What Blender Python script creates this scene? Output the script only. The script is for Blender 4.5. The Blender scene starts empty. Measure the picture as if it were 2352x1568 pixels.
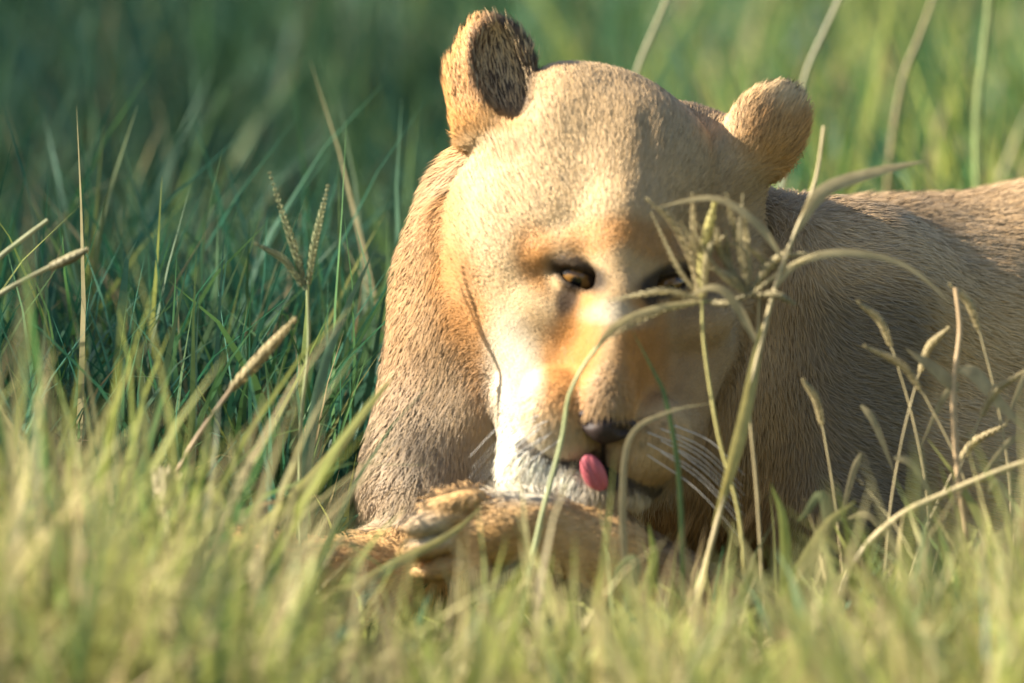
import bpy, math, random
import numpy as np
from mathutils import Vector

rng = np.random.default_rng(7)
random.seed(7)
C = bpy.context.scene.collection
SC = bpy.context.scene

# ------------------------------------------------------------------ camera, sky, sun, exposure
S = 0.00035                      # metres per design unit at the subject
DIST = 0.8232 * 400 / 36
TILT = math.radians(10)
TGT = np.array([0.0, 0.0, 0.30])
RV = np.array([1.0, 0, 0])
UV = np.array([0, math.sin(TILT), math.cos(TILT)])
FV = np.array([0, math.cos(TILT), -math.sin(TILT)])

cam_d = bpy.data.cameras.new('camera')
cam = bpy.data.objects.new('camera', cam_d); C.objects.link(cam)
cam.location = Vector(TGT - FV * DIST)
cam.rotation_euler = (math.radians(90) - TILT, 0, 0)
cam_d.lens = 400; cam_d.sensor_width = 36
cam_d.clip_end = 3000
cam_d.dof.use_dof = True
cam_d.dof.focus_distance = DIST + 0.11
cam_d.dof.aperture_fstop = 2.8
SC.camera = cam

LV = -0.84 * RV + 0.51 * UV - 0.12 * FV      # towards the sun
LV = LV / np.linalg.norm(LV)
elev = math.asin(LV[2])
w = bpy.data.worlds.new('World'); SC.world = w; w.use_nodes = True
nt = w.node_tree
sky = nt.nodes.new('ShaderNodeTexSky'); sky.sky_type = 'NISHITA'; sky.sun_disc = False
sky.sun_elevation = elev
sky.sun_rotation = math.atan2(LV[0], LV[1])
bg = nt.nodes['Background']; bg.inputs[1].default_value = 0.062
nt.links.new(sky.outputs[0], bg.inputs[0])
sd = bpy.data.lights.new('sun', 'SUN'); sd.energy = 5.0; sd.angle = math.radians(0.6); sd.color = (1.0, 0.90, 0.76)
sun = bpy.data.objects.new('sun', sd); C.objects.link(sun)
sun.rotation_euler = Vector(LV).to_track_quat('Z', 'Y').to_euler()
SC.view_settings.view_transform = 'Standard'; SC.view_settings.look = 'None'
SC.view_settings.gamma = 1; SC.view_settings.use_curve_mapping = False
SC.view_settings.exposure = 1.60
SC.render.engine = 'CYCLES'
SC.cycles.max_bounces = 6; SC.cycles.diffuse_bounces = 4; SC.cycles.transmission_bounces = 4

# ------------------------------------------------------------------ helpers
def W(u, v, d=0.0):
    """a point of the place: u right, v down (0.35 mm units), d behind the subject"""
    k = 1 + d * S / DIST
    return TGT + RV * (u - 1176) * S * k + UV * (784 - v) * S * k + FV * d * S

def body_pts(P):
    P = np.asarray(P, float)
    return TGT + (P[:, :1] - 1176) * S * RV + (784 - P[:, 1:2]) * S * UV + P[:, 2:3] * S * FV

def tag(o, label=None, cat=None, group=None, kind=None):
    if label: o['label'] = label
    if cat: o['category'] = cat
    if group: o['group'] = group
    if kind: o['kind'] = kind
    return o

def empty(name, loc=(0, 0, 0)):
    o = bpy.data.objects.new(name, None); C.objects.link(o); o.location = Vector(loc)
    return o

def mesh_from(name, V, faces, mat, parent=None, col=None, smooth=True, nrm=None, local=None):
    """V (n,3); faces: one int array (m,k) or a list of such arrays"""
    V = np.ascontiguousarray(V, np.float32)
    if local is not None: V = V - np.asarray(local, np.float32)
    if isinstance(faces, np.ndarray): faces = [faces]
    faces = [f for f in faces if len(f)]
    me = bpy.data.meshes.new(name)
    nl = sum(f.size for f in faces); nf = sum(len(f) for f in faces)
    me.vertices.add(len(V)); me.vertices.foreach_set('co', V.ravel())
    me.loops.add(nl); me.loops.foreach_set('vertex_index', np.concatenate([f.ravel() for f in faces]).astype(np.int32))
    tot = np.concatenate([np.full(len(f), f.shape[1], np.int32) for f in faces])
    st = np.concatenate([[0], np.cumsum(tot)[:-1]]).astype(np.int32)
    me.polygons.add(nf); me.polygons.foreach_set('loop_start', st)
    me.polygons.foreach_set('use_smooth', np.full(nf, smooth))
    me.update(calc_edges=True); me.validate()
    if col is not None:
        a = me.attributes.new('tint', 'FLOAT_COLOR', 'POINT')
        c4 = np.ones((len(V), 4), np.float32); c4[:, :3] = col
        a.data.foreach_set('color', c4.ravel())
    if nrm is not None:
        a = me.attributes.new('hairnormal', 'FLOAT_VECTOR', 'POINT')
        a.data.foreach_set('vector', np.ascontiguousarray(nrm, np.float32).ravel())
    me.materials.append(mat)
    o = bpy.data.objects.new(name, me); C.objects.link(o)
    if parent is not None: o.parent = parent
    return o

def new_mat(name):
    m = bpy.data.materials.new(name); m.use_nodes = True
    return m, m.node_tree.nodes, m.node_tree.links, m.node_tree.nodes['Principled BSDF']

def plain_mat(name, col, rough=0.6, spec=0.4, noise=0.0, scale=200):
    m, n, l, p = new_mat(name)
    p.inputs['Roughness'].default_value = rough
    p.inputs['Specular IOR Level'].default_value = spec
    tc = n.new('ShaderNodeTexCoord'); nz = n.new('ShaderNodeTexNoise'); nz.inputs['Scale'].default_value = scale
    l.new(tc.outputs['Object'], nz.inputs['Vector'])
    r = n.new('ShaderNodeValToRGB')
    c = np.array(col)
    r.color_ramp.elements[0].position = 0.3; r.color_ramp.elements[1].position = 0.7
    r.color_ramp.elements[0].color = (*np.clip(c * (1 - noise), 0, 1), 1)
    r.color_ramp.elements[1].color = (*np.clip(c * (1 + noise), 0, 1), 1)
    l.new(nz.outputs[0], r.inputs[0]); l.new(r.outputs[0], p.inputs['Base Color'])
    return m

def leaf_mat(name, trans=0.35, rough=0.5, spec=0.35, nscale=90):
    """blades and stems: the vertex tint is the plant's own colour; light passes through"""
    m, n, l, p = new_mat(name)
    at = n.new('ShaderNodeAttribute'); at.attribute_name = 'tint'
    tc = n.new('ShaderNodeTexCoord'); nz = n.new('ShaderNodeTexNoise'); nz.inputs['Scale'].default_value = nscale
    nz.inputs['Detail'].default_value = 3
    l.new(tc.outputs['Object'], nz.inputs['Vector'])
    mr = n.new('ShaderNodeMapRange'); mr.inputs[3].default_value = 0.65; mr.inputs[4].default_value = 1.35
    l.new(nz.outputs[0], mr.inputs[0])
    mx = n.new('ShaderNodeVectorMath'); mx.operation = 'SCALE'
    l.new(at.outputs['Color'], mx.inputs[0]); l.new(mr.outputs[0], mx.inputs['Scale'])
    l.new(mx.outputs[0], p.inputs['Base Color'])
    p.inputs['Roughness'].default_value = rough; p.inputs['Specular IOR Level'].default_value = spec
    t = n.new('ShaderNodeBsdfTranslucent'); l.new(mx.outputs[0], t.inputs[0])
    ms = n.new('ShaderNodeMixShader'); ms.inputs[0].default_value = trans
    l.new(p.outputs[0], ms.inputs[1]); l.new(t.outputs[0], ms.inputs[2])
    l.new(ms.outputs[0], n['Material Output'].inputs[0])
    return m

M_BLADE = leaf_mat('grass_blade_green', 0.45)
M_STRAW = leaf_mat('dry_grass_straw', 0.25, 0.6)
M_STEM = leaf_mat('grass_stem_skin', 0.1, 0.45)

# ------------------------------------------------------------------ ground
def ground():
    m, n, l, p = new_mat('earth')
    tc = n.new('ShaderNodeTexCoord'); nz = n.new('ShaderNodeTexNoise'); nz.inputs['Scale'].default_value = 9; nz.inputs['Detail'].default_value = 8
    l.new(tc.outputs['Object'], nz.inputs['Vector'])
    r = n.new('ShaderNodeValToRGB')
    r.color_ramp.elements[0].position = .35; r.color_ramp.elements[0].color = (.045, .06, .02, 1)
    r.color_ramp.elements[1].position = .68; r.color_ramp.elements[1].color = (.15, .13, .06, 1)
    l.new(nz.outputs[0], r.inputs[0]); l.new(r.outputs[0], p.inputs['Base Color'])
    p.inputs['Roughness'].default_value = .95
    ax = np.concatenate([[-1500, -300, -60, -20], np.linspace(-8, 8, 81), [20, 60, 300, 1500]])
    X, Y = np.meshgrid(ax, ax, indexing='ij')
    near = np.clip(1 - np.hypot(X, Y) / 8, 0, 1)
    Z = near * 0.015 * (np.sin(X * 3.1 + 1) * np.cos(Y * 2.7) + .6 * np.sin(X * 7.3) * np.sin(Y * 6.1 + 2)) - 0.012
    k = len(ax); idx = np.arange(k * k).reshape(k, k)
    F = np.stack([idx[:-1, :-1], idx[1:, :-1], idx[1:, 1:], idx[:-1, 1:]], -1).reshape(-1, 4)
    o = mesh_from('ground', np.stack([X, Y, Z], -1).reshape(-1, 3), F, m)
    tag(o, kind='structure')
ground()

# ------------------------------------------------------------------ lioness: one distance field, one skin
def axis(lo, hi, flo, fhi, fine, coarse):
    a = np.arange(flo, lo, -coarse)[::-1] if lo < flo else np.array([flo])
    b = np.arange(flo, fhi, fine)
    c = np.arange(fhi, hi, coarse)
    return np.unique(np.concatenate([a, b, c])).astype(np.float32)
AU = axis(380, 3700, 930, 1900, 6, 18)
AVv = axis(0, 1720, 0, 1330, 6, 18)
AW = axis(-420, 1720, -330, 200, 7, 22)
FLD = np.full((len(AU), len(AVv), len(AW)), 900.0, np.float32)

def region(lo, hi):
    s = []
    for a, l, h in zip((AU, AVv, AW), lo, hi):
        i0, i1 = np.searchsorted(a, l), np.searchsorted(a, h)
        s.append(slice(max(i0 - 1, 0), min(i1 + 1, len(a))))
    s = tuple(s)
    g = np.meshgrid(AU[s[0]], AVv[s[1]], AW[s[2]], indexing='ij', sparse=True)
    return s, g

def rotm(rx=0, ry=0, rz=0):
    a, b, c = (math.radians(t) for t in (rx, ry, rz))
    X = np.array([[1, 0, 0], [0, math.cos(a), -math.sin(a)], [0, math.sin(a), math.cos(a)]])
    Y = np.array([[math.cos(b), 0, math.sin(b)], [0, 1, 0], [-math.sin(b), 0, math.cos(b)]])
    Z = np.array([[math.cos(c), -math.sin(c), 0], [math.sin(c), math.cos(c), 0], [0, 0, 1]])
    return Z @ Y @ X

def ell_d(g, c, r, R):
    d = [g[i] - c[i] for i in range(3)]
    q = [R[0, j] * d[0] + R[1, j] * d[1] + R[2, j] * d[2] for j in range(3)]
    k0 = np.sqrt(sum((q[j] / r[j]) ** 2 for j in range(3))) + 1e-6
    k1 = np.sqrt(sum((q[j] / r[j] ** 2) ** 2 for j in range(3))) + 1e-9
    return (k0 * (k0 - 1) / k1).astype(np.float32)

def smin(a, b, k):
    h = np.clip(.5 + .5 * (b - a) / k, 0, 1)
    return b + (a - b) * h - k * h * (1 - h)

def ell(c, r, rot=(0, 0, 0), k=30, sub=False):
    m = max(r) + (k + 30 if not sub else k + 10)
    s, g = region([c[i] - m for i in range(3)], [c[i] + m for i in range(3)])
    d = ell_d(g, c, r, rotm(*rot))
    if sub: FLD[s] = -smin(-FLD[s], d, k)
    else: FLD[s] = smin(FLD[s], d, k)

def cone(a, b, ra, rb, k=30, sub=False):
    a, b = np.array(a, float), np.array(b, float)
    m = max(ra, rb) + k + 30
    s, g = region(np.minimum(a, b) - m, np.maximum(a, b) + m)
    ba = b - a; L = (ba ** 2).sum()
    h = np.clip(sum((g[i] - a[i]) * ba[i] for i in range(3)) / L, 0, 1)
    d = np.sqrt(sum((g[i] - a[i] - ba[i] * h) ** 2 for i in range(3))) - (ra + (rb - ra) * h)
    d = d.astype(np.float32)
    if sub: FLD[s] = -smin(-FLD[s], d, k)
    else: FLD[s] = smin(FLD[s], d, k)

# torso, back, haunch
cone((1500, 900, 500), (2450, 860, 1010), 390, 450, 60)
cone((2450, 860, 1010), (3150, 960, 1250), 440, 380, 60)
ell((3150, 1000, 1050), (330, 420, 300), (0, 0, 10), 80)              # haunch
cone((2800, 1450, 450), (3350, 1400, 550), 120, 150, 80)             # hind foot and shank
cone((1990, 690, 480), (1900, 1150, 380), 160, 160, 90)              # shoulder blade and upper arm
ell((2150, 1180, 640), (420, 330, 330), (0, 0, 0), 90)               # belly side
# neck and chest
cone((1420, 480, 280), (1230, 850, 410), 280, 330, 34)
cone((1190, 700, 380), (1120, 1150, 430), 260, 300, 60)
ell((1115, 560, 300), (190, 300, 170), (0, 0, 22), 60)
cone((1060, 800, 250), (1010, 1120, 260), 150, 180, 70)
cone((2000, 700, 480), (1480, 600, 420), 210, 225, 110)
# cranium and face
ell((1392, 412, 78), (240, 250, 182), (0, 8, 4), 60)
ell((1556, 500, 205), (190, 235, 140), (0, 0, 6), 60)
ell((1292, 316, 52), (150, 146, 130), (0, 14, -10), 80)
ell((1280, 470, 10), (120, 130, 95), (0, 20, 0), 90)
ell((1575, 415, 205), (150, 145, 112), (0, -36, 28), 60)
cone((1450, 330, -30), (1430, 560, -84), 70, 62, 90)                 # crest added to the flat forehead so its right side falls into shade
ell((1208, 590, 66), (180, 250, 146), (0, 10, -10), 58)                # left cheek
ell((1596, 655, 205), (148, 230, 130), (0, -34, 14), 44)                # right cheek
cone((1240, 750, 20), (1265, 930, -10), 112, 88, 60)                # left jowl
cone((1575, 800, 110), (1535, 960, 60), 105, 90, 44)
cone((1400, 620, 50), (1375, 930, 0), 168, 140, 50)
cone((1436, 500, -70), (1392, 890, -120), 84, 70, 46)               # bridge of the nose
cone((1425, 700, -130), (1394, 925, -180), 58, 56, 40)               # narrow ridge
ell((1296, 940, -120), (108, 88, 92), (0, 0, 24), 22)                # whisker pads
ell((1482, 1000, -75), (112, 90, 88), (0, 0, -28), 26)
ell((1390, 960, -190), (50, 34, 40), (0, 0, 6), 18)                  # nose end
ell((1310, 572, -75), (80, 34, 45), (0, 0, -6), 36)                 # brow ridges
ell((1548, 590, -14), (80, 34, 45), (0, 0, 6), 36)
ell((1285, 725, -60), (100, 60, 60), (0, 0, 20), 34)                 # cheekbones
ell((1590, 740, 30), (90, 60, 60), (0, 0, -20), 34)
cone((1486, 180, -90), (1500, 470, -158), 15, 12, 22, sub=True)       # furrow of the forehead
cone((1065, 560, 180), (1130, 900, 160), 84, 92, 80)                 # skin fold that carries the cheek into the neck
# lower jaw, hanging a little open
cone((1230, 930, 40), (1240, 1060, -50), 90, 72, 32)
cone((1240, 1060, -50), (1370, 1130, -110), 66, 50, 26)
cone((1540, 1000, 20), (1420, 1120, -90), 70, 52, 26)
# mouth gap
cone((1200, 996, -150), (1300, 1046, -190), 14, 20, 8, sub=True)
cone((1300, 1046, -190), (1392, 1088, -210), 20, 26, 10, sub=True)
cone((1392, 1088, -200), (1600, 1110, -130), 20, 10, 10, sub=True)
cone((1388, 985, -235), (1392, 1060, -205), 7, 9, 6, sub=True)
# eye openings
EYES = [((1328, 628, -112), 22), ((1532, 646, -42), -22)]
for (c, a) in EYES:
    ell((c[0], c[1], c[2] - 6), (56, 30, 30), (0, 0, a), 22, sub=True)
    ell((c[0], c[1] - 16, c[2] + 34), (62, 30, 58), (0, 0, a), 14)     # upper lid
    ell((c[0], c[1] + 32, c[2] + 36), (60, 26, 48), (0, 0, a), 12)     # lower lid
    ell((c[0], c[1] + 9, c[2] - 4), (52, 20, 44), (0, 0, a), 6, sub=True)
# ears
ell((1134, 174, 46), (96, 142, 54), (0, 20, -12), 12)
ell((1078, 225, 60), (44, 95, 46), (0, 0, -10), 24)
cone((1150, 285, 70), (1230, 340, 60), 86, 90, 50)
ell((1158, 166, -26), (74, 118, 86), (0, 12, -14), 8, sub=True)
ell((1774, 288, 110), (84, 88, 38), (0, -22, 24), 16)
cone((1650, 400, 150), (1745, 330, 118), 84, 64, 60)
# licked foreleg: forearm, wrist, paw with toes
cone((1760, 1500, 20), (1400, 1265, -130), 110, 82, 50)
cone((1400, 1265, -130), (1250, 1215, -170), 84, 80, 30)
ell((1150, 1212, -180), (155, 80, 88), (0, 0, -10), 26)
for (x, y, z) in [(1045, 1150, -225), (1000, 1196, -236), (990, 1250, -218), (1026, 1296, -190)]:
    ell((x, y, z), (74, 28, 38), (0, 0, -14), 4)
# other foreleg stretched to the left in the grass
cone((1120, 1250, 260), (800, 1330, 60), 140, 90, 60)
cone((800, 1330, 60), (640, 1290, -20), 88, 72, 30)
for (x, y, z) in [(560, 1270, -50), (548, 1300, -5), (575, 1255, 10), (560, 1320, 35)]:
    ell((x, y, z), (66, 40, 40), (0, 0, 10), 14)

def surface_nets():
    sg = FLD < 0
    ax = (AU, AVv, AW); shp = FLD.shape
    P, CELL, FL = [], [], []
    for a in range(3):
        s0 = [slice(None)] * 3; s1 = [slice(None)] * 3
        s0[a] = slice(0, -1); s1[a] = slice(1, None)
        for b in range(3):
            if b != a: s0[b] = slice(1, -1); s1[b] = slice(1, -1)
        cr = sg[tuple(s0)] != sg[tuple(s1)]
        ii = np.stack(np.nonzero(cr), -1)
        for b in range(3):
            if b != a: ii[:, b] += 1
        jj = ii.copy(); jj[:, a] += 1
        f0 = FLD[tuple(ii.T)]; f1 = FLD[tuple(jj.T)]
        t = f0 / (f0 - f1)
        p = np.stack([ax[b][ii[:, b]] for b in range(3)], -1).astype(np.float64)
        p[:, a] += t * (ax[a][jj[:, a]] - ax[a][ii[:, a]])
        b, c = (a + 1) % 3, (a + 2) % 3
        cells = []
        for (db, dc) in ((0, 0), (-1, 0), (-1, -1), (0, -1)):
            q = ii.copy(); q[:, b] += db; q[:, c] += dc
            cells.append((q[:, 0] * shp[1] + q[:, 1]) * shp[2] + q[:, 2])
        P.append(p); CELL.append(np.stack(cells, -1)); FL.append(f0 < 0)
    P = np.concatenate(P); CELL = np.concatenate(CELL); FL = np.concatenate(FL)
    u, inv = np.unique(CELL.ravel(), return_inverse=True)
    cnt = np.bincount(inv)
    V = np.stack([np.bincount(inv, np.repeat(P[:, k], 4)) / cnt for k in range(3)], -1)
    Q = inv.reshape(-1, 4)
    # inside -> outside along +axis: wind by the right-hand rule; (u,v,w) is left handed, so flipped
    Q = np.where(FL[:, None], Q, Q[:, ::-1])
    return V, Q

BV, BQ = surface_nets()
del FLD
WV = body_pts(BV)
def vnormals(V, Q):
    n = np.cross(V[Q[:, 2]] - V[Q[:, 0]], V[Q[:, 3]] - V[Q[:, 1]])
    N = np.zeros_like(V)
    for k in range(4):
        for j in range(3):
            N[:, j] += np.bincount(Q[:, k], n[:, j], minlength=len(V))
    return N / (np.linalg.norm(N, axis=1, keepdims=True) + 1e-12), n
VN, FN = vnormals(WV, BQ)
def skin_relief(P):
    r1 = np.random.default_rng(5); o = 0
    for k in range(8):
        f = r1.normal(size=3) / (95 if k < 4 else 42); o = o + np.sin(P @ f + r1.uniform(0, 6.3)) * (1 if k < 4 else .45)
    return o
sgn = 1.0 if VN[np.argmax(WV[:, 2]), 2] > 0 else -1.0
WV = WV + VN * sgn * (skin_relief(BV) * .0009)[:, None]
VN, FN = vnormals(WV, BQ)
# outward check: the top of the back must point up
top = np.argmax(WV[:, 2])
if VN[top, 2] < 0:
    BQ = BQ[:, ::-1].copy(); VN = -VN

def nz3(P, s, seed=0):
    """cheap smooth noise from sines"""
    r = np.random.default_rng(seed); out = 0
    for k in range(7):
        f = r.normal(size=3) / s * (1 + .35 * k); out = out + np.sin(P @ f + r.uniform(0, 6.3)) / (1 + .3 * k)
    return out / 3

def ss(x, a, b):
    t = np.clip((x - a) / (b - a), 0, 1); return t * t * (3 - 2 * t)

def blob(P, c, r, ang=0, soft=.45):
    a = math.radians(ang)
    du, dv = P[:, 0] - c[0], P[:, 1] - c[1]
    x = (du * math.cos(a) + dv * math.sin(a)) / r[0]; y = (-du * math.sin(a) + dv * math.cos(a)) / r[1]
    d = np.sqrt(x * x + y * y + (((P[:, 2] - c[2]) / r[2]) ** 2 if len(c) > 2 else 0))
    return 1 - ss(d, 1 - soft, 1 + soft)

TAN = np.array([.47, .295, .145]); PALE = np.array([.72, .50, .26]); WHITE = np.array([.78, .72, .56])
ORANGE = np.array([.50, .215, .05]); BROWN = np.array([.21, .135, .07]); DARK = np.array([.03, .022, .016]); GREY = np.array([.36, .29, .20])
PINK = np.array([.42, .17, .16])
def fur_colour(P):
    """coat markings of the animal in its own head and body coordinates"""
    c = np.tile(TAN, (len(P), 1))
    def put(col, m, k=1.0):
        nonlocal c
        m = (m * k)[:, None]; c = c * (1 - m) + np.array(col) * m
    head = blob(P, (1430, 560, -20), (430, 460, 240), 0, .12)
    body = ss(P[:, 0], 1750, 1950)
    put(GREY * .68, body, .85)  # shade on shoulder and flank painted into the coat as dark grey
    put(PALE * [1.05, .98, .9], ss(P[:, 0] + 40 * nz3(P, 90, 8), 2060, 2220), .9)  # sunlight on the rear flank painted in as paler fur
    put(PALE * [1.12, 1.08, 1.1], body * (1 - ss(P[:, 1], 540, 720)), .9)  # sunlit band along the back painted in pale
    put(WHITE * .8, ss(P[:, 1], 1150, 1450) * body, .3)
    put(PALE, head * (1 - (1 - ss(P[:, 0], 1020 + .5 * np.clip(P[:, 1] - 640, 0, 400), 1060 + .5 * np.clip(P[:, 1] - 640, 0, 400))) * (P[:, 1] > 330)), .66)
    put(PALE * 1.06, blob(P, (1250, 480), (190, 200)), .6)
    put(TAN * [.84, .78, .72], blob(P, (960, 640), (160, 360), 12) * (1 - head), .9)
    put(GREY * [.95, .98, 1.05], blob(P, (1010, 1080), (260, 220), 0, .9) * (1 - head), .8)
    for (a, b) in (((1035, 480), (1050, 620)), ((1050, 620), (1080, 730)), ((1080, 730), (1140, 880))):  # cheek to neck crease: orange brown fur with its shade painted in
        a, b = np.array(a, float), np.array(b, float); ba = b - a
        h = np.clip(((P[:, :2] - a) @ ba) / (ba @ ba), 0, 1)
        put(ORANGE * [.9, .95, 1.2], 1 - ss(np.linalg.norm(P[:, :2] - a - h[:, None] * ba, axis=1), 20, 75), .6)
    # face markings, mirrored about the face midline; right side painted darker for shade
    for s, cx in ((-1, 0), (1, 1)):
        def q(u, v):                                   # mirrored position for the right side of the face
            if s < 0: return (u, v)
            m = 1445 - (v - 560) * .14
            return (2 * m - u - 20, v + 12)
        put(ORANGE, blob(P, q(1240, 600), (52, 74), -20 * -s), .85)
        put(ORANGE * 1.1, blob(P, q(1300, 850), (66, 130), 12 * -s), .85)
        put(ORANGE * 1.15, blob(P, q(1335, 750), (50, 100)), .7)
        put(ORANGE * 1.1, blob(P, q(1370, 548), (90, 40), -18 * -s), .65)
        put(PALE * 1.15, blob(P, q(1282, 625), (30, 48)), .7)
        put(WHITE, blob(P, q(1395, 715), (60, 26), -10 * -s), .4)
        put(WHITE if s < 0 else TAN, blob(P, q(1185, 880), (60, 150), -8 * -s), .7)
        if s > 0: put(TAN * .8, blob(P, (1640, 720), (120, 300), 10), .6)  # right cheek painted darker for the shaded side of the face
        put(PALE * 1.1, blob(P, q(1250, 970), (80, 60), 20 * -s), .6)
        for k in range(3):                             # rows of whisker spots
            for j in range(4):
                put(BROWN, blob(P, q(1235 + 30 * j + 6 * k, 935 + 24 * k + 9 * j), (7, 6)), .6)
    put(WHITE * 1.12, blob(P, (1235, 1080), (130, 115), 25) , .95)
    put(WHITE, blob(P, (1480, 1135), (90, 40), -20), .5)
    # dark skin: eye rims, tear lines, lips
    for (e, a) in EYES:
        put(DARK, blob(P, (e[0], e[1] + 2), (74, 36), a, .3), .95)
    put(DARK * 1.6, blob(P, (1302, 684), (24, 46), 16), .9)
    put(DARK * 1.6, blob(P, (1490, 680), (17, 34), -12), .85)
    for (a, b, r) in (((1212, 1006), (1390, 1086), 13), ((1390, 1086), (1595, 1112), 15), ((1389, 990), (1391, 1070), 9)):
        a, b = np.array(a, float), np.array(b, float); ba = b - a
        h = np.clip(((P[:, :2] - a) @ ba) / (ba @ ba), 0, 1)
        d = np.linalg.norm(P[:, :2] - a - h[:, None] * ba, axis=1)
        put(DARK * 1.5, (1 - ss(d, r * .6, r * 1.3)) * (P[:, 2] < 0), .9)
    put(PINK * 1.2, blob(P, (1335, 1035), (55, 16), 22), .45)
    # ears: shade of the left hollow painted dark, rust backs, pale tufts
    inner = blob(P, (1166, 155, 0), (90, 124, 120), -12, .25)
    put(ORANGE * [1.25, 1.3, 1.3], blob(P, (1070, 180), (75, 160), 5), .7)
    put(DARK * 2.6, inner * (P[:, 0] > 1080) * (1 - ss(P[:, 0], 1215, 1260)), .92)
    put(PALE * 1.1, blob(P, (985, 180), (38, 60)), .8)
    put(ORANGE * [1.3, 1.4, 1.4], blob(P, (1130, 290), (90, 32), 10), .6)
    put(ORANGE * [1.4, 1.5, 1.5], blob(P, (1790, 310), (90, 85)), .75)
    put(PALE * 1.12, blob(P, (1790, 225), (66, 44), 8, .8), .85)
    put(BROWN, blob(P, (1728, 285), (36, 44), 20, .7), .55)
    put(TAN * [.95, .8, .7], blob(P, (1170, 375), (60, 24), -35), .6)
    pw = ss(P[:, 1], 1125, 1165) * (P[:, 2] < 80) * (P[:, 0] < 1500)
    pw = np.maximum(pw, ((P[:, 1] > 1085) & (P[:, 2] < -60) & (P[:, 0] < 1130)) * 1.0)
    put(PALE * [1.18, 1.02, .82], pw, .95)
    put(ORANGE * [1.2, 1.5, 2], blob(P, (1150, 1225), (130, 26), -10), .5)
    put(WHITE, blob(P, (990, 1212, -190), (60, 50, 90)), .9)
    n = nz3(P, 60, 1)[:, None]; n2 = nz3(P, 14, 2)[:, None]
    return np.clip(c * (1 + .09 * n + .10 * n2), 0.004, .9)

def skin_mat(name, attr=True):
    m, n, l, p = new_mat(name)
    at = n.new('ShaderNodeAttribute'); at.attribute_name = 'tint'
    mx = n.new('ShaderNodeVectorMath'); mx.operation = 'SCALE'; mx.inputs['Scale'].default_value = .82
    l.new(at.outputs['Color'], mx.inputs[0]); l.new(mx.outputs[0], p.inputs['Base Color'])
    p.inputs['Roughness'].default_value = .85; p.inputs['Specular IOR Level'].default_value = .15
    tc = n.new('ShaderNodeTexCoord'); nz = n.new('ShaderNodeTexNoise'); nz.inputs['Scale'].default_value = 400
    l.new(tc.outputs['Object'], nz.inputs['Vector'])
    b = n.new('ShaderNodeBump'); b.inputs['Strength'].default_value = .3; b.inputs['Distance'].default_value = .002
    l.new(nz.outputs[0], b.inputs['Height']); l.new(b.outputs[0], p.inputs['Normal'])
    return m
M_SKIN = skin_mat('coat_underlayer')
m, n, l, p = new_mat('coat_hair')
at = n.new('ShaderNodeAttribute'); at.attribute_name = 'tint'
hn = n.new('ShaderNodeAttribute'); hn.attribute_name = 'hairnormal'
l.new(at.outputs['Color'], p.inputs['Base Color'])
l.new(hn.outputs['Vector'], p.inputs['Normal'])
p.inputs['Roughness'].default_value = .6; p.inputs['Specular IOR Level'].default_value = .25
M_HAIR = m

lion_at = body_pts([(1900, 1500, 500)])[0]; lion_at[2] = 0
lion = empty('lioness', lion_at)
tag(lion, 'tan lioness lying in tall grass, head bowed to lick her raised paw', 'lioness')
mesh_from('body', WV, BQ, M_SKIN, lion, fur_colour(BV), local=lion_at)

def flow(P):
    """direction the coat lies in, in body coordinates"""
    nose = np.array([1395, 960, -230.0])
    d = P - nose
    d = d / (np.linalg.norm(d, axis=1, keepdims=True) + 1)
    neck = np.array([-.15, .9, .35])
    bod = np.array([.85, .28, .1])
    paw = np.array([-.9, .05, -.1])
    wb = ss(P[:, 0], 1800, 2000)[:, None]
    hd = blob(P, (1430, 560, -20), (430, 480, 260), 0, .15)[:, None]
    wp = (ss(P[:, 1], 1120, 1190) * (P[:, 2] < 60))[:, None]
    f = neck * (1 - hd) + d * hd
    e1 = blob(P, (1110, 150, 30), (130, 170, 130), 0, .1)[:, None]
    f = f * (1 - e1) + np.array([-.25, -.9, -.1]) * e1
    e2 = blob(P, (1790, 270, 80), (100, 110, 100), 0, .1)[:, None]
    f = f * (1 - e2) + np.array([.45, -.8, .1]) * e2
    f = f * (1 - wb) + bod * wb
    f = f * (1 - wp) + paw * wp
    return f

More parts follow.
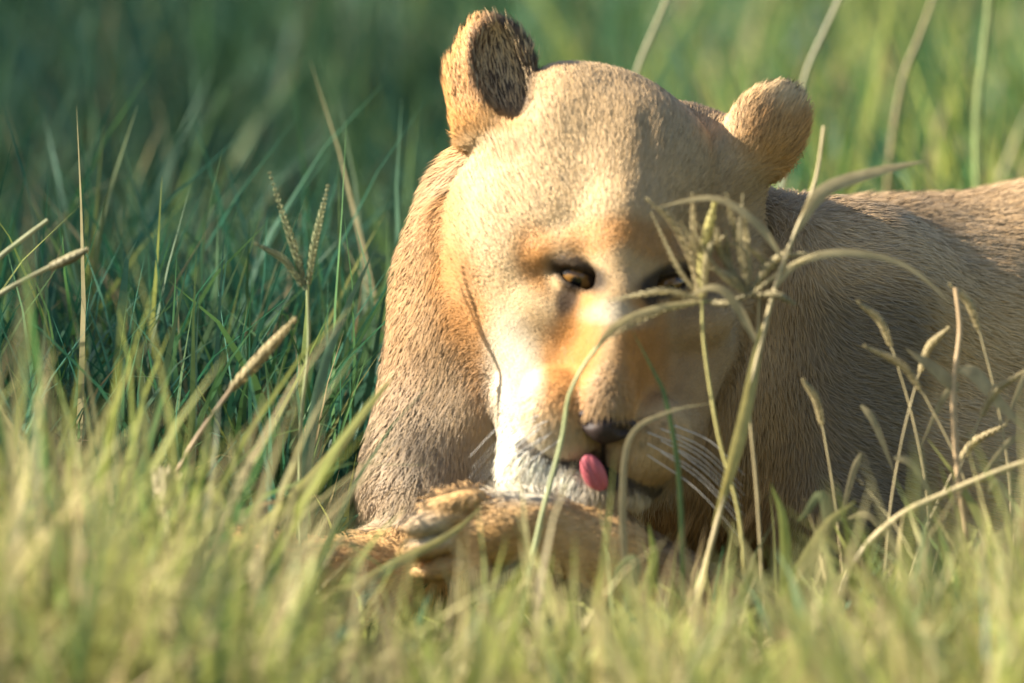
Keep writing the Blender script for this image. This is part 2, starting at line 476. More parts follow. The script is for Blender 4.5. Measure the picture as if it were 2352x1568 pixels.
def fur(n):
    wgt = np.linalg.norm(FN, axis=1)
    cen = BV[BQ].mean(1)
    hd = blob(cen, (1420, 580, 0), (520, 620, 330), 0, .1)
    vis = (cen[:, 0] < 2700)
    wgt = wgt * (0.25 + 1.6 * hd) * np.where(vis, 1, .25)
    wgt = wgt * np.where(cen[:, 1] > 1450, .3, 1)
    # bare skin: open eyes, nose end, mouth
    for (e, a) in EYES: wgt = wgt * (1 - blob(cen, (e[0], e[1] + 2), (48, 26), a, .2) * (cen[:, 2] < 20))
    wgt = wgt * (1 - blob(cen, (1390, 968, -215), (56, 40, 60), 0, .2))
    f = rng.choice(len(BQ), n, p=wgt / wgt.sum())
    a, b = rng.random(n)[:, None], rng.random(n)[:, None]
    q = BQ[f]
    def bil(A): return (A[q[:, 0]] * (1 - a) + A[q[:, 1]] * a) * (1 - b) + (A[q[:, 3]] * (1 - a) + A[q[:, 2]] * a) * b
    P = bil(BV); Wp = bil(WV); N = bil(VN); N /= np.linalg.norm(N, axis=1, keepdims=True)
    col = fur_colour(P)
    h = blob(P, (1420, 600, -20), (430, 470, 260), 0, .12)
    fl = flow(P) + .12 * np.stack([nz3(P, 90, 5), nz3(P, 90, 6), nz3(P, 90, 7)], -1) + rng.normal(0, .13, (n, 3))
    d = fl[:, :1] * RV - fl[:, 1:2] * UV + fl[:, 2:3] * FV
    d = d - (d * N).sum(1, keepdims=True) * N
    d /= np.linalg.norm(d, axis=1, keepdims=True) + 1e-9
    dn = np.linalg.norm(P - np.array([1390, 900, -180]), axis=1)
    L = .0145 - h * .0075 * (1 - ss(dn, 250, 600)) - h * .005
    L = L * (1 - .45 * (ss(P[:, 1], 1120, 1190) * (P[:, 2] < 60) * (P[:, 0] < 1500))) * (1 - .4 * blob(P, (1110, 180), (160, 160), 0, .1))
    L = L + .007 * blob(P, (1010, 190), (40, 60)) + .007 * blob(P, (1110, 420), (110, 120)) + .006 * blob(P, (1230, 1090), (110, 110))
    inner = blob(P, (1150, 150, -20), (80, 120, 80), -5, .35) * (P[:, 0] > 1060)
    L = L * rng.uniform(.65, 1.25, n)
    inner2 = blob(P, (1158, 160, 0), (76, 112, 120), -12, .2) * (P[:, 0] > 1085) * (P[:, 0] < 1225)
    pale_in = (inner2 > .5) & (rng.random(n) < .10)
    col[pale_in] = PALE * .8; L = np.where(pale_in, .016, L)
    lift = (1 - .3 * h) * .30 + .15 * rng.random(n) + .25 * blob(P, (1000, 190), (60, 90))
    wd = (.00060 + .00032 * (1 - h)) * rng.uniform(.7, 1.3, n)
    side = np.cross(N, d); side += .35 * rng.normal(size=(n, 1)) * N; side /= np.linalg.norm(side, axis=1, keepdims=True)
    wv = side * wd[:, None] / 2
    m1 = Wp + d * (L * .5)[:, None] + N * (L * lift * .62)[:, None]
    m2 = Wp + d * L[:, None] + N * (L * lift * .8)[:, None]
    r0 = Wp - N * .0008
    V = np.stack([r0 - wv, r0 + wv, m1 - wv * .75, m1 + wv * .75, m2], 1)
    shade = rng.normal(1, .06, n).clip(.7, 1.3)[:, None]
    warm = rng.normal(0, .03, n)[:, None]
    c = col * shade * np.concatenate([1 + warm, 1 + warm * 0, 1 - warm * 2], 1)
    tip = c * .85 + np.array([.62, .48, .30]) * .15 * (col.mean(1, keepdims=True) > .12)
    cc = np.stack([c * .88, c * .88, c, c, tip * 1.05], 1).clip(0.003, .9)
    NN = N + .12 * side * rng.normal(size=(n, 1)) + .18 * d
    NN /= np.linalg.norm(NN, axis=1, keepdims=True)
    i = (np.arange(n) * 5)[:, None]
    o = mesh_from('fur', V.reshape(-1, 3), [i + np.array([0, 1, 3, 2]), i + np.array([2, 3, 4])], M_HAIR, lion,
                  cc.reshape(-1, 3), smooth=False, nrm=np.repeat(NN, 5, 0), local=lion_at)
    tag(o, kind='stuff')
fur(360000)

# eyes, nose pad, tongue, whiskers
def uvs(nu, nv):
    th = np.linspace(0, math.pi, nv)[:, None]; ph = np.linspace(0, 2 * math.pi, nu, endpoint=False)[None]
    P = np.stack([np.sin(th) * np.cos(ph), np.sin(th) * np.sin(ph), -np.cos(th) * np.ones_like(ph)], -1)
    idx = np.arange(nu * nv).reshape(nv, nu)
    F = np.stack([idx[:-1], np.roll(idx, -1, 1)[:-1], np.roll(idx, -1, 1)[1:], idx[1:]], -1).reshape(-1, 4)
    return P.reshape(-1, 3), F
def lumps(name, c, r, rot, mat, parent, colfn=None, shape=None):
    P, F = uvs(28, 18)
    if shape is not None: P = shape(P)
    Q = (P * np.array(r)) @ rotm(*rot).T + np.array(c)
    return mesh_from(name, body_pts(Q), F, mat, parent, colfn(P) if colfn else None, local=lion_at)
m_eye, n, l, p = new_mat('amber_eye')
at = n.new('ShaderNodeAttribute'); at.attribute_name = 'tint'; l.new(at.outputs['Color'], p.inputs['Base Color'])
p.inputs['Roughness'].default_value = .12
def eyecol(P):
    r = np.hypot(P[:, 0], P[:, 1] - .35)
    c = np.where((r < .3)[:, None], [.005, .005, .005], np.where((r < .62)[:, None], [.20, .10, .025], [.05, .035, .025]))
    c = np.where((P[:, 2] > 0)[:, None], [.05, .035, .025], c)
    return c
for (e, a) in EYES:
    lumps('eye', (e[0], e[1] + 6, e[2] + 50), (50, 44, 50), (0, 0, a), m_eye, lion, eyecol)
M_NOSE = plain_mat('nose_leather', (.035, .022, .018), .6, .35, .5, 900)
def noseshape(P):
    Q = P.copy(); t = (P[:, 1] + 1) / 2
    Q[:, 0] *= 1.15 - .62 * t ** 1.6
    nost = np.exp(-(((np.abs(P[:, 0]) - .62) / .2) ** 2 + ((P[:, 1] - .02) / .25) ** 2)) * (P[:, 2] < 0)
    Q[:, 2] += .55 * nost; return Q
lumps('nose_pad', (1388, 976, -204), (74, 42, 42), (0, 0, 12), M_NOSE, lion, None, noseshape)
M_TNG = plain_mat('tongue_flesh', (.50, .12, .14), .45, .4, .18, 700)
def tongueshape(P):
    Q = P.copy(); Q[:, 0] += .5 * (P[:, 1] > 0) * P[:, 1] ** 2 * .4
    Q[:, 2] += .25 * np.exp(-(P[:, 0] / .25) ** 2) * (P[:, 2] < 0); return Q
lumps('tongue', (1362, 1084, -186), (27, 48, 16), (14, 0, -24), M_TNG, lion, None, tongueshape)

def tube(path, r0, r1, sides=6):
    path = np.asarray(path, float); n = len(path)
    T = np.gradient(path, axis=0); T /= np.linalg.norm(T, axis=1, keepdims=True) + 1e-12
    ref = np.array([.3, -.9, .2]); A = np.cross(T, ref); A /= np.linalg.norm(A, axis=1, keepdims=True) + 1e-12
    B = np.cross(T, A)
    r = np.interp(np.linspace(0, 1, n), [0, 1], [r0, r1]) if np.isscalar(r0) else np.asarray(r0)
    ph = np.arange(sides) / sides * 2 * math.pi
    V = path[:, None] + r[:, None, None] * (np.cos(ph)[None, :, None] * A[:, None] + np.sin(ph)[None, :, None] * B[:, None])
    idx = np.arange(n * sides).reshape(n, sides)
    F = np.stack([idx[:-1], np.roll(idx, -1, 1)[:-1], np.roll(idx, -1, 1)[1:], idx[1:]], -1).reshape(-1, 4)
    return V.reshape(-1, 3), F
def spline(P, n):
    P = np.asarray(P, float)
    if len(P) < 3: return P[0] + (P[-1] - P[0]) * np.linspace(0, 1, n)[:, None]
    Q = np.vstack([2 * P[0] - P[1], P, 2 * P[-1] - P[-2]]); m = len(P) - 1
    out = []
    for t in np.linspace(0, m - 1e-6, n):
        i = int(t); f = t - i; a, b, c, d = Q[i:i + 4]
        out.append(.5 * ((2 * b) + (c - a) * f + (2 * a - 5 * b + 4 * c - d) * f * f + (3 * b - a - 3 * c + d) * f ** 3))
    return np.array(out)
M_WHISK = plain_mat('whisker_hair', (.75, .72, .65), .4, .4, .05)
for k in range(3):
    for j in range(3):
        a = np.array([1240 + 30 * j, 930 + 26 * k + 8 * j, -190 - 4 * j])
        ln = 190 + 30 * j
        pts = body_pts(spline([a, a + [-.45 * ln, .22 * ln + 14 * k, -40], a + [-.85 * ln, .62 * ln + 20 * k, -30]], 9))
        V, F = tube(pts, .00045, .00012, 4); mesh_from('whisker', V, F, M_WHISK, lion, local=lion_at)
        a = np.array([1545 - 30 * j, 975 + 26 * k + 8 * j, -180 - 4 * j])
        pts = body_pts(spline([a, a + [.45 * ln, .2 * ln + 14 * k, -30], a + [.85 * ln, .6 * ln + 20 * k, -10]], 9))
        V, F = tube(pts, .00045, .00012, 4); mesh_from('whisker', V, F, M_WHISK, lion, local=lion_at)

# ------------------------------------------------------------------ grass
def blades(xy, h, wdt, lean, az, curl, col_root, col_tip, seg=6, z0=-0.01, face=None):
    n = len(xy); t = np.linspace(0, 1, seg + 1)
    dirx, diry = np.cos(az), np.sin(az)
    # arc: leaning grows with height
    ang = lean[:, None] + curl[:, None] * t[None] ** 1.6
    ds = h[:, None] / seg
    hx = np.concatenate([np.zeros((n, 1)), np.cumsum(np.sin(ang[:, :-1]) * ds, 1)], 1)
    hz = np.concatenate([np.zeros((n, 1)), np.cumsum(np.cos(ang[:, :-1]) * ds, 1)], 1)
    wob = .012 * np.sin(t[None] * 5 + rng.uniform(0, 6.3, (n, 1))) * t[None]
    px = xy[:, :1] + hx * dirx[:, None] - wob * diry[:, None]
    py = xy[:, 1:2] + hx * diry[:, None] + wob * dirx[:, None]
    pz = z0 + hz
    fa = rng.uniform(-.9, .9, n) if face is None else face
    sx, sy = np.cos(fa), np.sin(fa) * .8
    wp = wdt[:, None] / 2 * np.clip(1 - t[None] ** 2.2, 0.02, 1) * (0.75 + .5 * np.sin(np.pi * np.clip(t[None] * 1.1, 0, 1)))
    tw = rng.uniform(-.6, .6, (n, 1)) * t[None]
    a = np.arctan2(sy, sx)[:, None] + tw
    wx, wy, wz = np.cos(a) * wp, np.sin(a) * wp, .25 * np.sin(a * 3) * wp
    Lf = np.stack([px - wx, py - wy, pz - wz], -1); Rt = np.stack([px + wx, py + wy, pz + wz], -1)
    V = np.stack([Lf, Rt], 2)                       # n,seg+1,2,3
    cols = col_root[:, None] * (1 - t[None, :, None]) + col_tip[:, None] * t[None, :, None]
    cols = np.repeat(cols[:, :, None], 2, 2)
    base = (np.arange(n) * (seg + 1) * 2)[:, None, None]
    k = (np.arange(seg) * 2)[None, :, None]
    F = (base + k + np.array([0, 1, 3, 2])[None, None]).reshape(-1, 4)
    return V.reshape(-1, 3), F, cols.reshape(-1, 3)

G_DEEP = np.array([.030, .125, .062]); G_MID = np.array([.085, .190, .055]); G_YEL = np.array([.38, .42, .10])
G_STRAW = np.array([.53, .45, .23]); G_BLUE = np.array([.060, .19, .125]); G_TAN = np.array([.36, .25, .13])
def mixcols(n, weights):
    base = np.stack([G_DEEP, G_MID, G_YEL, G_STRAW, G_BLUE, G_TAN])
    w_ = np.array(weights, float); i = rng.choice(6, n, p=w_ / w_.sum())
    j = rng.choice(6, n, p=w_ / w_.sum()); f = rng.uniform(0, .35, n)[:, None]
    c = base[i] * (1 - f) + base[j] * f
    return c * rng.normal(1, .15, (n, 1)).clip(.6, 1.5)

def scatter(n, x0, x1, y0, y1, clump=.35):
    m = max(1, int(n / 14)); cx = rng.uniform(x0, x1, m); cy = rng.uniform(y0, y1, m)
    i = rng.integers(0, m, n); isc = rng.random(n) < (1 - clump)
    x = np.where(isc, rng.uniform(x0, x1, n), cx[i] + rng.normal(0, .015, n))
    y = np.where(isc, rng.uniform(y0, y1, n), cy[i] + rng.normal(0, .015, n))
    return np.stack([x, y], -1)

def inside_animal(xy):
    x, y = xy[:, 0], xy[:, 1]
    tor = (x > -.13) & (x < .9) & (y > -.02 + 0 * x) & (y < .42 + .1 * x)
    head = (x > -.13) & (x < .26) & (y > -.14) & (y < .1)
    leg = (x > -.26) & (x < .1) & (y > -.10) & (y < .1)
    return tor | head | leg

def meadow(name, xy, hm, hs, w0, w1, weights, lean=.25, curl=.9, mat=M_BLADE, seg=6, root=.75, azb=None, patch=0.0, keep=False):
    if not keep: xy = xy[~inside_animal(xy)]
    thin = (xy[:, 0] > -.42) & (xy[:, 0] < .10) & (xy[:, 1] > -.34) & (xy[:, 1] < .1)
    if not keep: xy = xy[~(thin & (rng.random(len(xy)) < .85))]
    lane = (xy[:, 0] > -1.3) & (xy[:, 0] < -.12) & (xy[:, 1] > -.26) & (xy[:, 1] < .02)
    if not keep: xy = xy[~(lane & (rng.random(len(xy)) < .8))]
    n = len(xy)
    h = np.maximum(.05, hm(xy) * rng.normal(1, hs, n))
    az = rng.uniform(0, 2 * math.pi, n) if azb is None else rng.normal(azb[0], azb[1], n)
    ln = np.abs(rng.normal(0, lean, n)); cu = np.abs(rng.normal(0, curl, n))
    c = mixcols(n, weights)
    pn = np.sin(xy[:, 0] * 23 + 3 * np.sin(xy[:, 1] * 9)) * np.sin(xy[:, 1] * 17 + 2 * np.sin(xy[:, 0] * 11 + 1)) + .5 * np.sin(xy[:, 0] * 61 + 2) * np.sin(xy[:, 1] * 47)
    h = h * (1 + .10 * pn)
    if patch:                                       # dry patches and lush patches
        k = np.clip(.5 + .6 * pn, 0, 1)[:, None] * patch
        c = c * (1 - k * .5) + np.array([.55, .52, .20]) * k * .5
        c = c * (1 - .25 * patch * np.clip(-pn, 0, 1)[:, None])
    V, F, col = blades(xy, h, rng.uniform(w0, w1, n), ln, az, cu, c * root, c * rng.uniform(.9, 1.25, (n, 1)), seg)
    o = mesh_from(name, V, F, mat, None, col)
    tag(o, kind='stuff'); return o

# front strip, sunlit and yellowish, low where the lioness has pressed it down
def h_front(xy):
    x, y = xy[:, 0], xy[:, 1]
    return .115 + .150 * np.clip(-y, 0, 1.3) + .085 * ss(-x, .12, .32) + .06 * ss(x, .22, .40) + .015 * np.sin(x * 21 + 1) * np.sin(y * 13)
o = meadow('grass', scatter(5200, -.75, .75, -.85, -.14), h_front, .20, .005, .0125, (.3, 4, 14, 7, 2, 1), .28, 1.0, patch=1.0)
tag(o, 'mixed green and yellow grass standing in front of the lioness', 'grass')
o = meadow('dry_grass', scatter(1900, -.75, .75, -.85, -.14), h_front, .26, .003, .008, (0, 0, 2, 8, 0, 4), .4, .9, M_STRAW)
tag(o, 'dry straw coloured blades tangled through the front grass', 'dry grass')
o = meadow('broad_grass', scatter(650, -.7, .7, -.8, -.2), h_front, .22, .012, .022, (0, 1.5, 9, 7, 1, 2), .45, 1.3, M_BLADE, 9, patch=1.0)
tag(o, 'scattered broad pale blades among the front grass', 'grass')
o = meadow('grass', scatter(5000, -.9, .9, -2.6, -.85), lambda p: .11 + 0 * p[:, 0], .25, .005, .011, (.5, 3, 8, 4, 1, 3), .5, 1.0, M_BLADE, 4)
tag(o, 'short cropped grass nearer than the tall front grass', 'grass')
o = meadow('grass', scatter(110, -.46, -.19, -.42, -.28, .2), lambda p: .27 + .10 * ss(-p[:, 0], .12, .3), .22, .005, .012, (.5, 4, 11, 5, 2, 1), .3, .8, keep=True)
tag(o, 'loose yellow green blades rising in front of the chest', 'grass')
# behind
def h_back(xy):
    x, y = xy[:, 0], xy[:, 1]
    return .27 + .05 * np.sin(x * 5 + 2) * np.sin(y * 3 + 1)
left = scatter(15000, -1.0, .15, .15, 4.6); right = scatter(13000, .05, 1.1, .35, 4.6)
o = meadow('grass', left, h_back, .24, .005, .013, (10, 6, .5, .5, 8, .4), .3, .9, root=.8, patch=.3)  # shade also put into the colour: deep and bluish greens
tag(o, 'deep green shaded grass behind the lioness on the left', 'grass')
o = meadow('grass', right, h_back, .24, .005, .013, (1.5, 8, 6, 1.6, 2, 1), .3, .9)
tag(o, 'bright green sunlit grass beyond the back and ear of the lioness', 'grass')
o = meadow('grass', scatter(3600, -.75, -.12, -.2, .6), lambda p: .30 + 0 * p[:, 0], .22, .004, .009, (11, 4, .8, .5, 7, .5), .3, .9, root=.55)  # shade put into the blade colour, with darker roots
tag(o, 'grass painted in shaded bluish green beside the chest of the lioness', 'grass')
# the meadow goes on outside the frame
far = scatter(42000, -6, 6, -4, 9); far = far[(np.abs(far[:, 0]) > .75) | (far[:, 1] > 4.4)]
far = far[~((np.abs(far[:, 0]) < 1.2) & (far[:, 1] < -.85))]
o = meadow('grass', far, h_back, .25, .006, .014, (4, 8, 4, 2, 2, 1), .3, .9, seg=4)
tag(o, 'open savanna grass spreading away on every side', 'grass')
# fallen litter and short under-growth that closes the ground
o = meadow('leaf_litter', scatter(9000, -.9, .9, -.9, 3.6, .1), lambda p: .12 + 0 * p[:, 0], .35, .004, .009, (4, 4, 1, 3, 2, 3), .9, 1.2, M_STRAW, 4)
tag(o, 'short undergrowth and fallen blades at the foot of the grass', 'undergrowth')

# ------------------------------------------------------------------ single stalks one can pick out
def ribbon(path, width, prof='leaf', up=None, fold=.22):
    path = np.asarray(path, float); n = len(path); t = np.linspace(0, 1, n)
    T = np.gradient(path, axis=0); T /= np.linalg.norm(T, axis=1, keepdims=True) + 1e-12
    nrm = np.array([.15, -1, .25]) if up is None else np.array(up, float)
    Sd = np.cross(T, nrm); Sd /= np.linalg.norm(Sd, axis=1, keepdims=True) + 1e-12
    Nn = np.cross(Sd, T)
    wf = (np.clip(1 - t ** 3, .02, 1) * np.clip(.35 + 2.2 * t, 0, 1)) * width / 2
    V = np.stack([path - Sd * wf[:, None], path + Nn * (wf * fold)[:, None], path + Sd * wf[:, None]], 1).reshape(-1, 3)
    i = (np.arange(n - 1) * 3)[:, None]
    F = np.concatenate([i + np.array([0, 1, 4, 3]), i + np.array([1, 2, 5, 4])])
    return V, F
def tint(n, c, var=.1):
    return np.clip(np.tile(np.array(c, float), (n, 1)) * rng.normal(1, var, (n, 1)), 0, 1)
STALK = 'grass stalks rising in front of and around the lioness'
def spike(path, r, col, parent, loc):
    """a seed head: rachis with many small overlapping spikelets, one mesh"""
    path = spline(path, 26)
    V0, F0 = tube(path, r * .35, r * .12, 5)
    Vs, Fs = [V0], [F0]; off = len(V0)
    T = np.gradient(path, axis=0); T /= np.linalg.norm(T, axis=1, keepdims=True)
    for k in range(1, 26):
        for s_ in range(4):
            a = s_ * math.pi / 2 + k * .8
            A = np.cross(T[k], [.3, -.9, .2]); A /= np.linalg.norm(A); B = np.cross(T[k], A)
            d = math.cos(a) * A + math.sin(a) * B
            env = .45 + .9 * math.sin(math.pi * min(1, k / 26 + .12))
            Ls = r * 2.6 * env * random.uniform(.8, 1.2)
            b = path[k]; e = b + T[k] * Ls + d * r * 1.1 * env
            m_ = (b + e) / 2 + d * r * .25; sd_ = np.cross(d, T[k]) * r * .42
            Vs.append(np.array([b, m_ - sd_, m_ + sd_, e, m_ + d * r * .4])); Fs.append(np.array([[0, 1, 4, 2], [1, 3, 2, 4]]) + off); off += 5
    V = np.concatenate(Vs); F = np.concatenate(Fs)
    return mesh_from('seed_spike', V, F, M_STRAW, parent, tint(len(V), col, .12), local=loc)

def stalk(label, pts, r=.0013, col=G_STRAW, leaves=(), spikes=(), group=None, name='grass_stalk', cat='grass stalk'):
    """pts from the top down, in subject units; the stem is carried on down to the ground"""
    P = [W(*q) for q in pts]
    last, prev = P[-1], P[-2]
    if last[2] > 0.0:
        d = (last - prev); d = d / (np.linalg.norm(d) + 1e-9)
        d = d * .5 + np.array([0, 0, -1.0]); d = d / -d[2]
        P.append(last + d * (last[2] + .01) * .5 + np.array([0, 0, 0])); P.append(last + d * (last[2] + .01))
    P = np.array(P)[::-1]
    base = P[0].copy(); base[2] = 0
    root = empty(name, base)
    tag(root, label, cat, group or STALK)
    path = spline(P, 34)
    V, F = tube(path, r, r * .55, 6)
    mesh_from('stem', V, F, M_STEM, root, tint(len(V), col, .05), local=base)
    for (lp, wd, c) in leaves:
        Lp = spline([W(*q) for q in lp], 18)
        V, F = ribbon(Lp, wd)
        mesh_from('leaf', V, F, M_BLADE, root, tint(len(V), c, .06), local=base)
    for (sp, rr, c) in spikes:
        spike([W(*q) for q in sp], rr, c, root, base)
    return root
def blade(label, pts, width, col, group=None, up=None):
    """one broad blade, tip first"""
    P = [W(*q) for q in pts]
    last, prev = P[-1], P[-2]
    if last[2] > 0:
        d = (last - prev); d = d / (np.linalg.norm(d) + 1e-9); d = d * .5 + np.array([0, 0, -1.0]); d = d / -d[2]
        P.append(last + d * (last[2] + .01))
    path = spline(np.array(P)[::-1], 30)
    base = path[0].copy(); base[2] = 0
    V, F = ribbon(path, width, up=up)
    o = mesh_from('grass_blade', V, F, M_BLADE, None, tint(len(V), col, .05), local=base)
    o.location = Vector(base)
    tag(o, label, 'grass blade', group or 'broad blades of grass in the foreground')
    return o

PST = np.array([.47, .39, .21]); YST = np.array([.50, .45, .17]); TANC = np.array([.50, .36, .20]); PGR = np.array([.30, .33, .15])
F1 = -420
stalk('tall straw stalk across the shaded side of the face, pale leaf pointing right',
      [(1893, 290, F1), (1872, 420, F1), (1822, 545, F1), (1780, 660, F1), (1745, 800, F1), (1708, 950, F1), (1655, 1170, F1), (1612, 1330, F1), (1570, 1500, F1)], .0027, PST,
      leaves=[([(1830, 530, F1), (1890, 440, F1 - 5), (2000, 398, F1), (2130, 368, F1)], .012, PST),
              ([(1800, 600, F1), (1740, 515, F1 - 15), (1640, 455, F1 - 20), (1490, 480, F1 - 10)], .0065, PST),
              ([(1780, 660, F1), (1840, 600, F1 - 10), (1950, 580, F1 - 10), (2080, 610, F1), (2190, 700, F1)], .0065, PST),
              ([(1640, 1210, F1), (1700, 1000, F1 - 10), (1735, 830, F1), (1750, 740, F1 - 8)], .011, YST),
              ([(1745, 800, F1), (1690, 700, F1 - 15), (1640, 660, F1 - 20), (1560, 690, F1 - 10)], .008, PST)])
def wisps(n, c, spread, seed):
    g = np.random.default_rng(seed); out = []
    for _ in range(n):
        u, v = c; a = g.normal(0, .9); L = g.uniform(90, 230)
        e = (u + math.sin(a) * L * spread, v - math.cos(a) * L)
        out.append(([(u, v, -400 + g.normal(0, 12)), ((u + e[0]) / 2 + g.normal(0, 12), (v + e[1]) / 2 - 12, -400 + g.normal(0, 20)), (e[0] + g.normal(0, 20), e[1] + g.normal(0, 25), -400 + g.normal(0, 30))],
                    g.uniform(.0013, .0026), np.array([.50, .43, .24]) * g.uniform(.7, 1.15)))
    return out
stalk('yellow finger grass in front of the shaded eye, its spikes opening upward like a V',
      [(1612, 690, -400), (1618, 800, -400), (1650, 1000, -400), (1700, 1200, -400), (1720, 1500, -400)], .0020, YST * .9,
      spikes=[([(1612, 700, -400), (1590, 600, -400), (1545, 510, -400), (1490, 460, -395)], .0028, PST),
              ([(1612, 700, -400), (1618, 580, -405), (1640, 470, -405)], .0036, YST),
              ([(1610, 700, -400), (1596, 590, -400), (1590, 450, -402)], .0024, PST)] + wisps(9, (1615, 690), 1.0, 3))
stalk('feathery pale grass head spreading over the shaded forehead and cheek',
      [(1745, 640, -380), (1740, 760, -380), (1720, 900, -380), (1740, 1150, -380), (1760, 1500, -380)], .0016, PST * .8,
      spikes=wisps(16, (1720, 680), .9, 5))
stalk('slender pale green stem bending over the muzzle from the paw to below the dark eye',
      [(1640, 690, -400), (1540, 705, -400), (1450, 730, -400), (1370, 800, -400), (1310, 900, -400), (1290, 1010, -395), (1240, 1200, -420), (1200, 1400, -430)], .0022, PGR * 1.15,
      leaves=[([(1360, 810, -400), (1420, 745, -408), (1520, 705, -408), (1650, 690, -400)], .007, PST)])
blade('narrow dark green blade slanting over the shaded right side of the muzzle', [(1450, 755, -380), (1500, 850, -380), (1530, 920, -380), (1560, 1100, -380), (1570, 1400, -380)], .0045, (.13, .20, .07))
blade('pale yellow blade arching from the nose to the right whisker pad', [(1640, 925, -390), (1540, 945, -395), (1450, 1000, -395), (1430, 1150, -395), (1440, 1400, -390)], .006, PST)
stalk('tan stalk standing upright before the dappled flank at the right',
      [(2195, 660, -300), (2205, 760, -300), (2190, 900, -300), (2200, 1080, -300), (2228, 1300, -300), (2215, 1560, -300)], .0036, TANC,
      leaves=[([(2200, 850, -300), (2240, 860, -310), (2300, 930, -310), (2380, 1010, -300)], .012, PST),
              ([(2200, 900, -300), (2150, 850, -310), (2080, 800, -310)], .011, PST * .8)])
stalk('pale dry stalk slanting up to the right edge in front of the flank',
      [(2420, 1040, -420), (2300, 1080, -420), (2180, 1130, -420), (2060, 1190, -420), (1960, 1300, -420), (1900, 1500, -420)], .0040, PST, )
blade('broad yellow blade with a folded tip below the lioness shoulder', [(1965, 1150, -450), (1900, 1210, -450), (1830, 1340, -450), (1790, 1450, -450), (1750, 1600, -450)], .020, YST)
blade('light green blade with pointed tip right of the muzzle stalk', [(1770, 1110, -450), (1800, 1200, -450), (1805, 1380, -450), (1790, 1600, -450)], .012, G_YEL * 1.2)
blade('short dull blade bent to the left beside the paw', [(1830, 1200, -430), (1850, 1180, -430), (1890, 1140, -430), (1910, 1300, -430), (1900, 1500, -430)], .010, PGR * .8)
stalk('brown seed stalk leaning right in the dark grass left of the chest',
      [(540, 880, -300), (430, 1040, -300), (350, 1220, -300), (290, 1420, -300)], .0028, TANC * .8,
      spikes=[([(520, 905, -300), (590, 830, -300), (672, 738, -300)], .0036, np.array([.40, .33, .17]))])
stalk('finger grass stalk with three thin spikes standing in the shade left of the neck',
      [(706, 660, -60), (708, 800, -60), (690, 1000, -60), (690, 1300, -60)], .0022, np.array([.25, .28, .13]),
      spikes=[([(704, 665, -60), (672, 560, -60), (620, 400, -60)], .0023, np.array([.25, .27, .14])),
              ([(706, 665, -60), (722, 560, -62), (752, 430, -60)], .0023, np.array([.25, .27, .14])),
              ([(700, 665, -60), (655, 600, -64), (590, 560, -60)], .0022, np.array([.26, .28, .15]))])
blade('long yellow green blade rising to a point over the chest of the lioness', [(905, 865, -380), (850, 930, -380), (760, 1050, -380), (640, 1180, -380), (480, 1330, -380), (330, 1500, -380)], .013, YST * .85 + G_YEL * .3)
blade('bluish green blade standing upright against the neck', [(868, 560, -40), (800, 700, -40), (740, 860, -40), (700, 1100, -40), (690, 1400, -40)], .010, (.12, .22, .13))
blade('straw blade curving along the near side of the licked paw', [(1110, 1160, -430), (1030, 1230, -430), (880, 1310, -430), (700, 1430, -430), (560, 1600, -430)], .011, YST)
blade('pink brown stem arched over the hollow left of the paw', [(760, 1140, -380), (640, 1150, -380), (500, 1200, -380), (380, 1290, -380), (300, 1400, -380), (250, 1560, -380)], .0065, TANC)
blade('pale blade with notched tip at lower left', [(262, 985, -360), (270, 1050, -360), (300, 1200, -360), (340, 1500, -360)], .014, YST)
stalk('straw stalk slanting up from the lower left corner toward the paw',
      [(640, 1290, -460), (520, 1370, -460), (400, 1430, -460), (280, 1520, -460)], .0034, PST)
stalk('thin stalk entering from the left edge and pointing right, the lower of two',
      [(190, 578, -150), (90, 625, -150), (-20, 690, -150), (-90, 780, -150)], .0030, np.array([.28, .27, .15]), spikes=[([(100, 620, -150), (150, 598, -150), (195, 575, -150)], .0030, np.array([.30, .27, .15]))])
stalk('pale stalk entering from the left edge and pointing right, the upper of two',
      [(110, 505, -120), (50, 550, -120), (-20, 610, -120), (-100, 720, -120)], .0030, np.array([.28, .29, .16]))
stalk('pale flowering stalk with a fluffy cream head at the lower left',
      [(110, 1420, -480), (105, 1480, -480), (100, 1560, -480)], .003, PST, spikes=[([(100, 1510, -480), (110, 1440, -480), (130, 1375, -480)], .0095, np.array([.66, .56, .36]))])
stalk('small cream seed head above the hollow left of the paw',
      [(372, 1165, -420), (360, 1250, -420), (330, 1400, -420)], .002, PST, spikes=[([(366, 1190, -420), (374, 1150, -420), (372, 1120, -420)], .0075, np.array([.58, .50, .33]))])
stalk('blurred straw stalk leaning right beyond the crown of the head',
      [(1545, -30, 1900), (1505, 60, 1900), (1468, 150, 1900), (1440, 260, 1900), (1400, 500, 1900)], .003, np.array([.30, .29, .16]))
stalk('blurred straw stalk leaning right above the right ear',
      [(1945, -40, 1900), (1895, 70, 1900), (1855, 160, 1900), (1820, 300, 1900), (1790, 500, 1900)], .0034, np.array([.30, .29, .17]))
stalk('broad pale green blurred stalk near the right edge beyond the back',
      [(2275, -20, 2100), (2260, 130, 2100), (2245, 280, 2100), (2250, 600, 2100)], .0055, np.array([.22, .28, .10]))
stalk('tan blurred stalk between the right ear and the right edge',
      [(2150, -20, 2300), (2110, 90, 2300), (2070, 200, 2300), (2040, 420, 2300)], .0035, np.array([.25, .21, .10]))
blade('cream and green striped blade at the lower right edge', [(2352, 1190, -470), (2280, 1260, -470), (2250, 1400, -470), (2200, 1600, -470)], .022, YST * .9)
blade('bright yellow green blade right of the bottom middle', [(1830, 1290, -520), (1800, 1400, -520), (1775, 1560, -520), (1760, 1700, -520)], .024, G_YEL * 1.4)
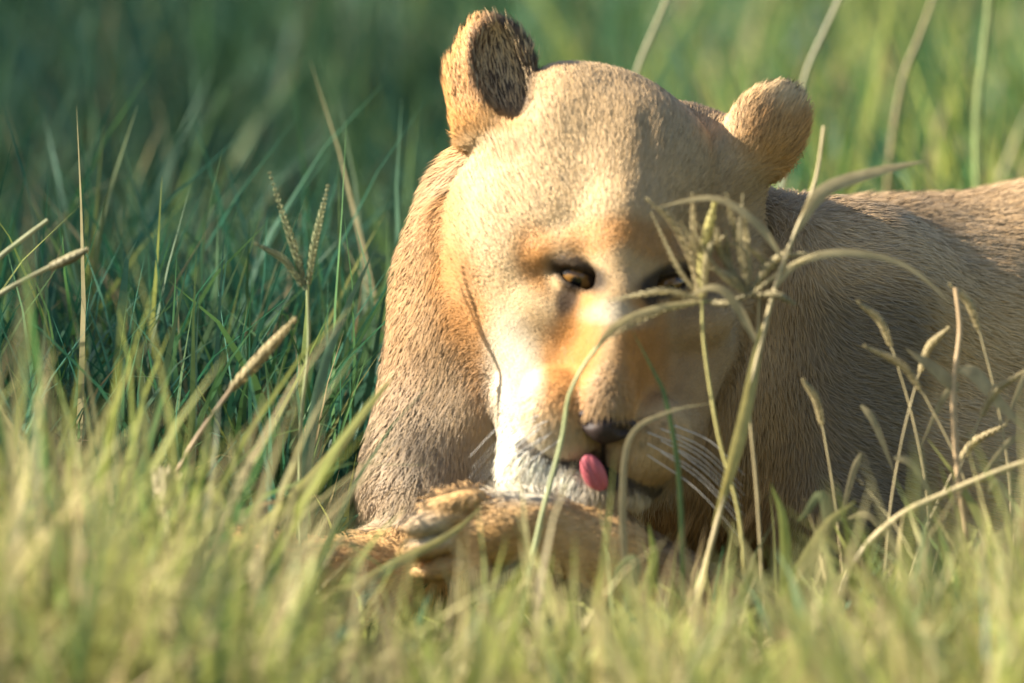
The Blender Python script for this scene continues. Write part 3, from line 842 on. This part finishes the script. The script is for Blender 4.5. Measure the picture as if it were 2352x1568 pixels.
blade('tall lime blade between the paw and the yellow folded blade', [(1490, 1200, -480), (1500, 1300, -480), (1450, 1450, -480), (1420, 1600, -480)], .014, G_YEL * 1.1)
blade('grey green blade with hooked tip under the muzzle', [(1400, 1400, -500), (1420, 1310, -500), (1460, 1290, -500), (1440, 1420, -500), (1410, 1600, -500)], .010, PGR)

g2 = np.random.default_rng(21)
places = ['in front of the shaded shoulder', 'before the middle of the flank', 'left of the tan upright stalk', 'beside the tan upright stalk', 'close to the right edge before the flank',
          'low before the belly', 'crossing the foot of the tan upright stalk', 'at the lower right edge']
for q, pl in enumerate(places):
    u = [1930, 2050, 2120, 2160, 2310, 2080, 2240, 2330][q]; v = [980, 860, 800, 960, 760, 1080, 900, 1000][q]
    ln = [40, -60, 70, -90, 60, -110, 120, -50][q]; dw = float(g2.uniform(-330, -180))
    stalk('fine dry stalk leaning %s %s' % ('left' if ln > 0 else 'right', pl),
          [(u - ln, v, dw), (u - ln * .3, v + 170, dw), (u + ln * .2, v + 380, dw), (u + ln * .4, 1560, dw)], .0013, PST * .9,
          leaves=[([(u + ln * 1.2, v + 60 + 10 * q, dw - 8), (u + ln * .7, v + 110, dw - 8), (u - ln * .1, v + 230, dw)], .006, PST)],
          spikes=[([(u - ln, v + 4, dw), (u - ln * 1.4, v - 60, dw), (u - ln * 2.1, v - 105, dw)], .0024, PST)])

# ------------------------------------------------------------------ unseen bush added outside the frame to shade the grass on the left
def bush(label, centre, rad, base, nleaf):
    root = empty('shade_bush', base); tag(root, label, 'bush')
    base = np.array(base, float); centre = np.array(centre, float)
    Vs, Fs, off = [], [], 0
    tips = []
    for k in range(16):
        e = centre + rng.normal(0, 1, 3) * np.array(rad) * .55
        mid = base + (e - base) * .5 + rng.normal(0, .12, 3)
        V, F = tube(spline([base + rng.normal(0, .03, 3) * [1, 1, 0], mid, e], 12), .035 if k < 4 else .022, .005, 6)
        Vs.append(V); Fs.append(F + off); off += len(V)
        tips.append(e)
    mesh_from('branches', np.concatenate(Vs), np.concatenate(Fs), plain_mat('bark', (.14, .11, .08), .9, .2, .3, 40), root, local=base)
    n = nleaf; q = rng.normal(size=(n, 3)); q /= np.linalg.norm(q, axis=1, keepdims=True); q *= rng.uniform(.2, 1, (n, 1)) ** .5
    q *= 1 + .18 * np.sin(q[:, :1] * 7 + 1) * np.cos(q[:, 2:] * 6)
    c = centre + q * np.array(rad)
    a = rng.normal(size=(n, 3)); a /= np.linalg.norm(a, axis=1, keepdims=True)
    b = np.cross(a, rng.normal(size=(n, 3))); b /= np.linalg.norm(b, axis=1, keepdims=True)
    s = rng.uniform(.018, .035, (n, 1))
    V = np.stack([c - a * s, c - b * s * .5, c + a * s, c + b * s * .5], 1).reshape(-1, 3)
    F = np.arange(n * 4).reshape(-1, 4)
    col = np.repeat(np.array([.07, .11, .04]) * rng.normal(1, .2, (n, 1)).clip(.5, 1.6), 4, 0)
    o = mesh_from('foliage', V, F, M_BLADE, root, col, smooth=False, local=base); o['kind'] = 'stuff'
shade_at = np.array([-.62, 1.60, .24])
cc = shade_at + LV * 3.0
bush('unseen leafy bush added on the sunny side to shade the left grass', cc, (.42, 2.1, .30), (cc[0] - .1, cc[1], 0), 7200)
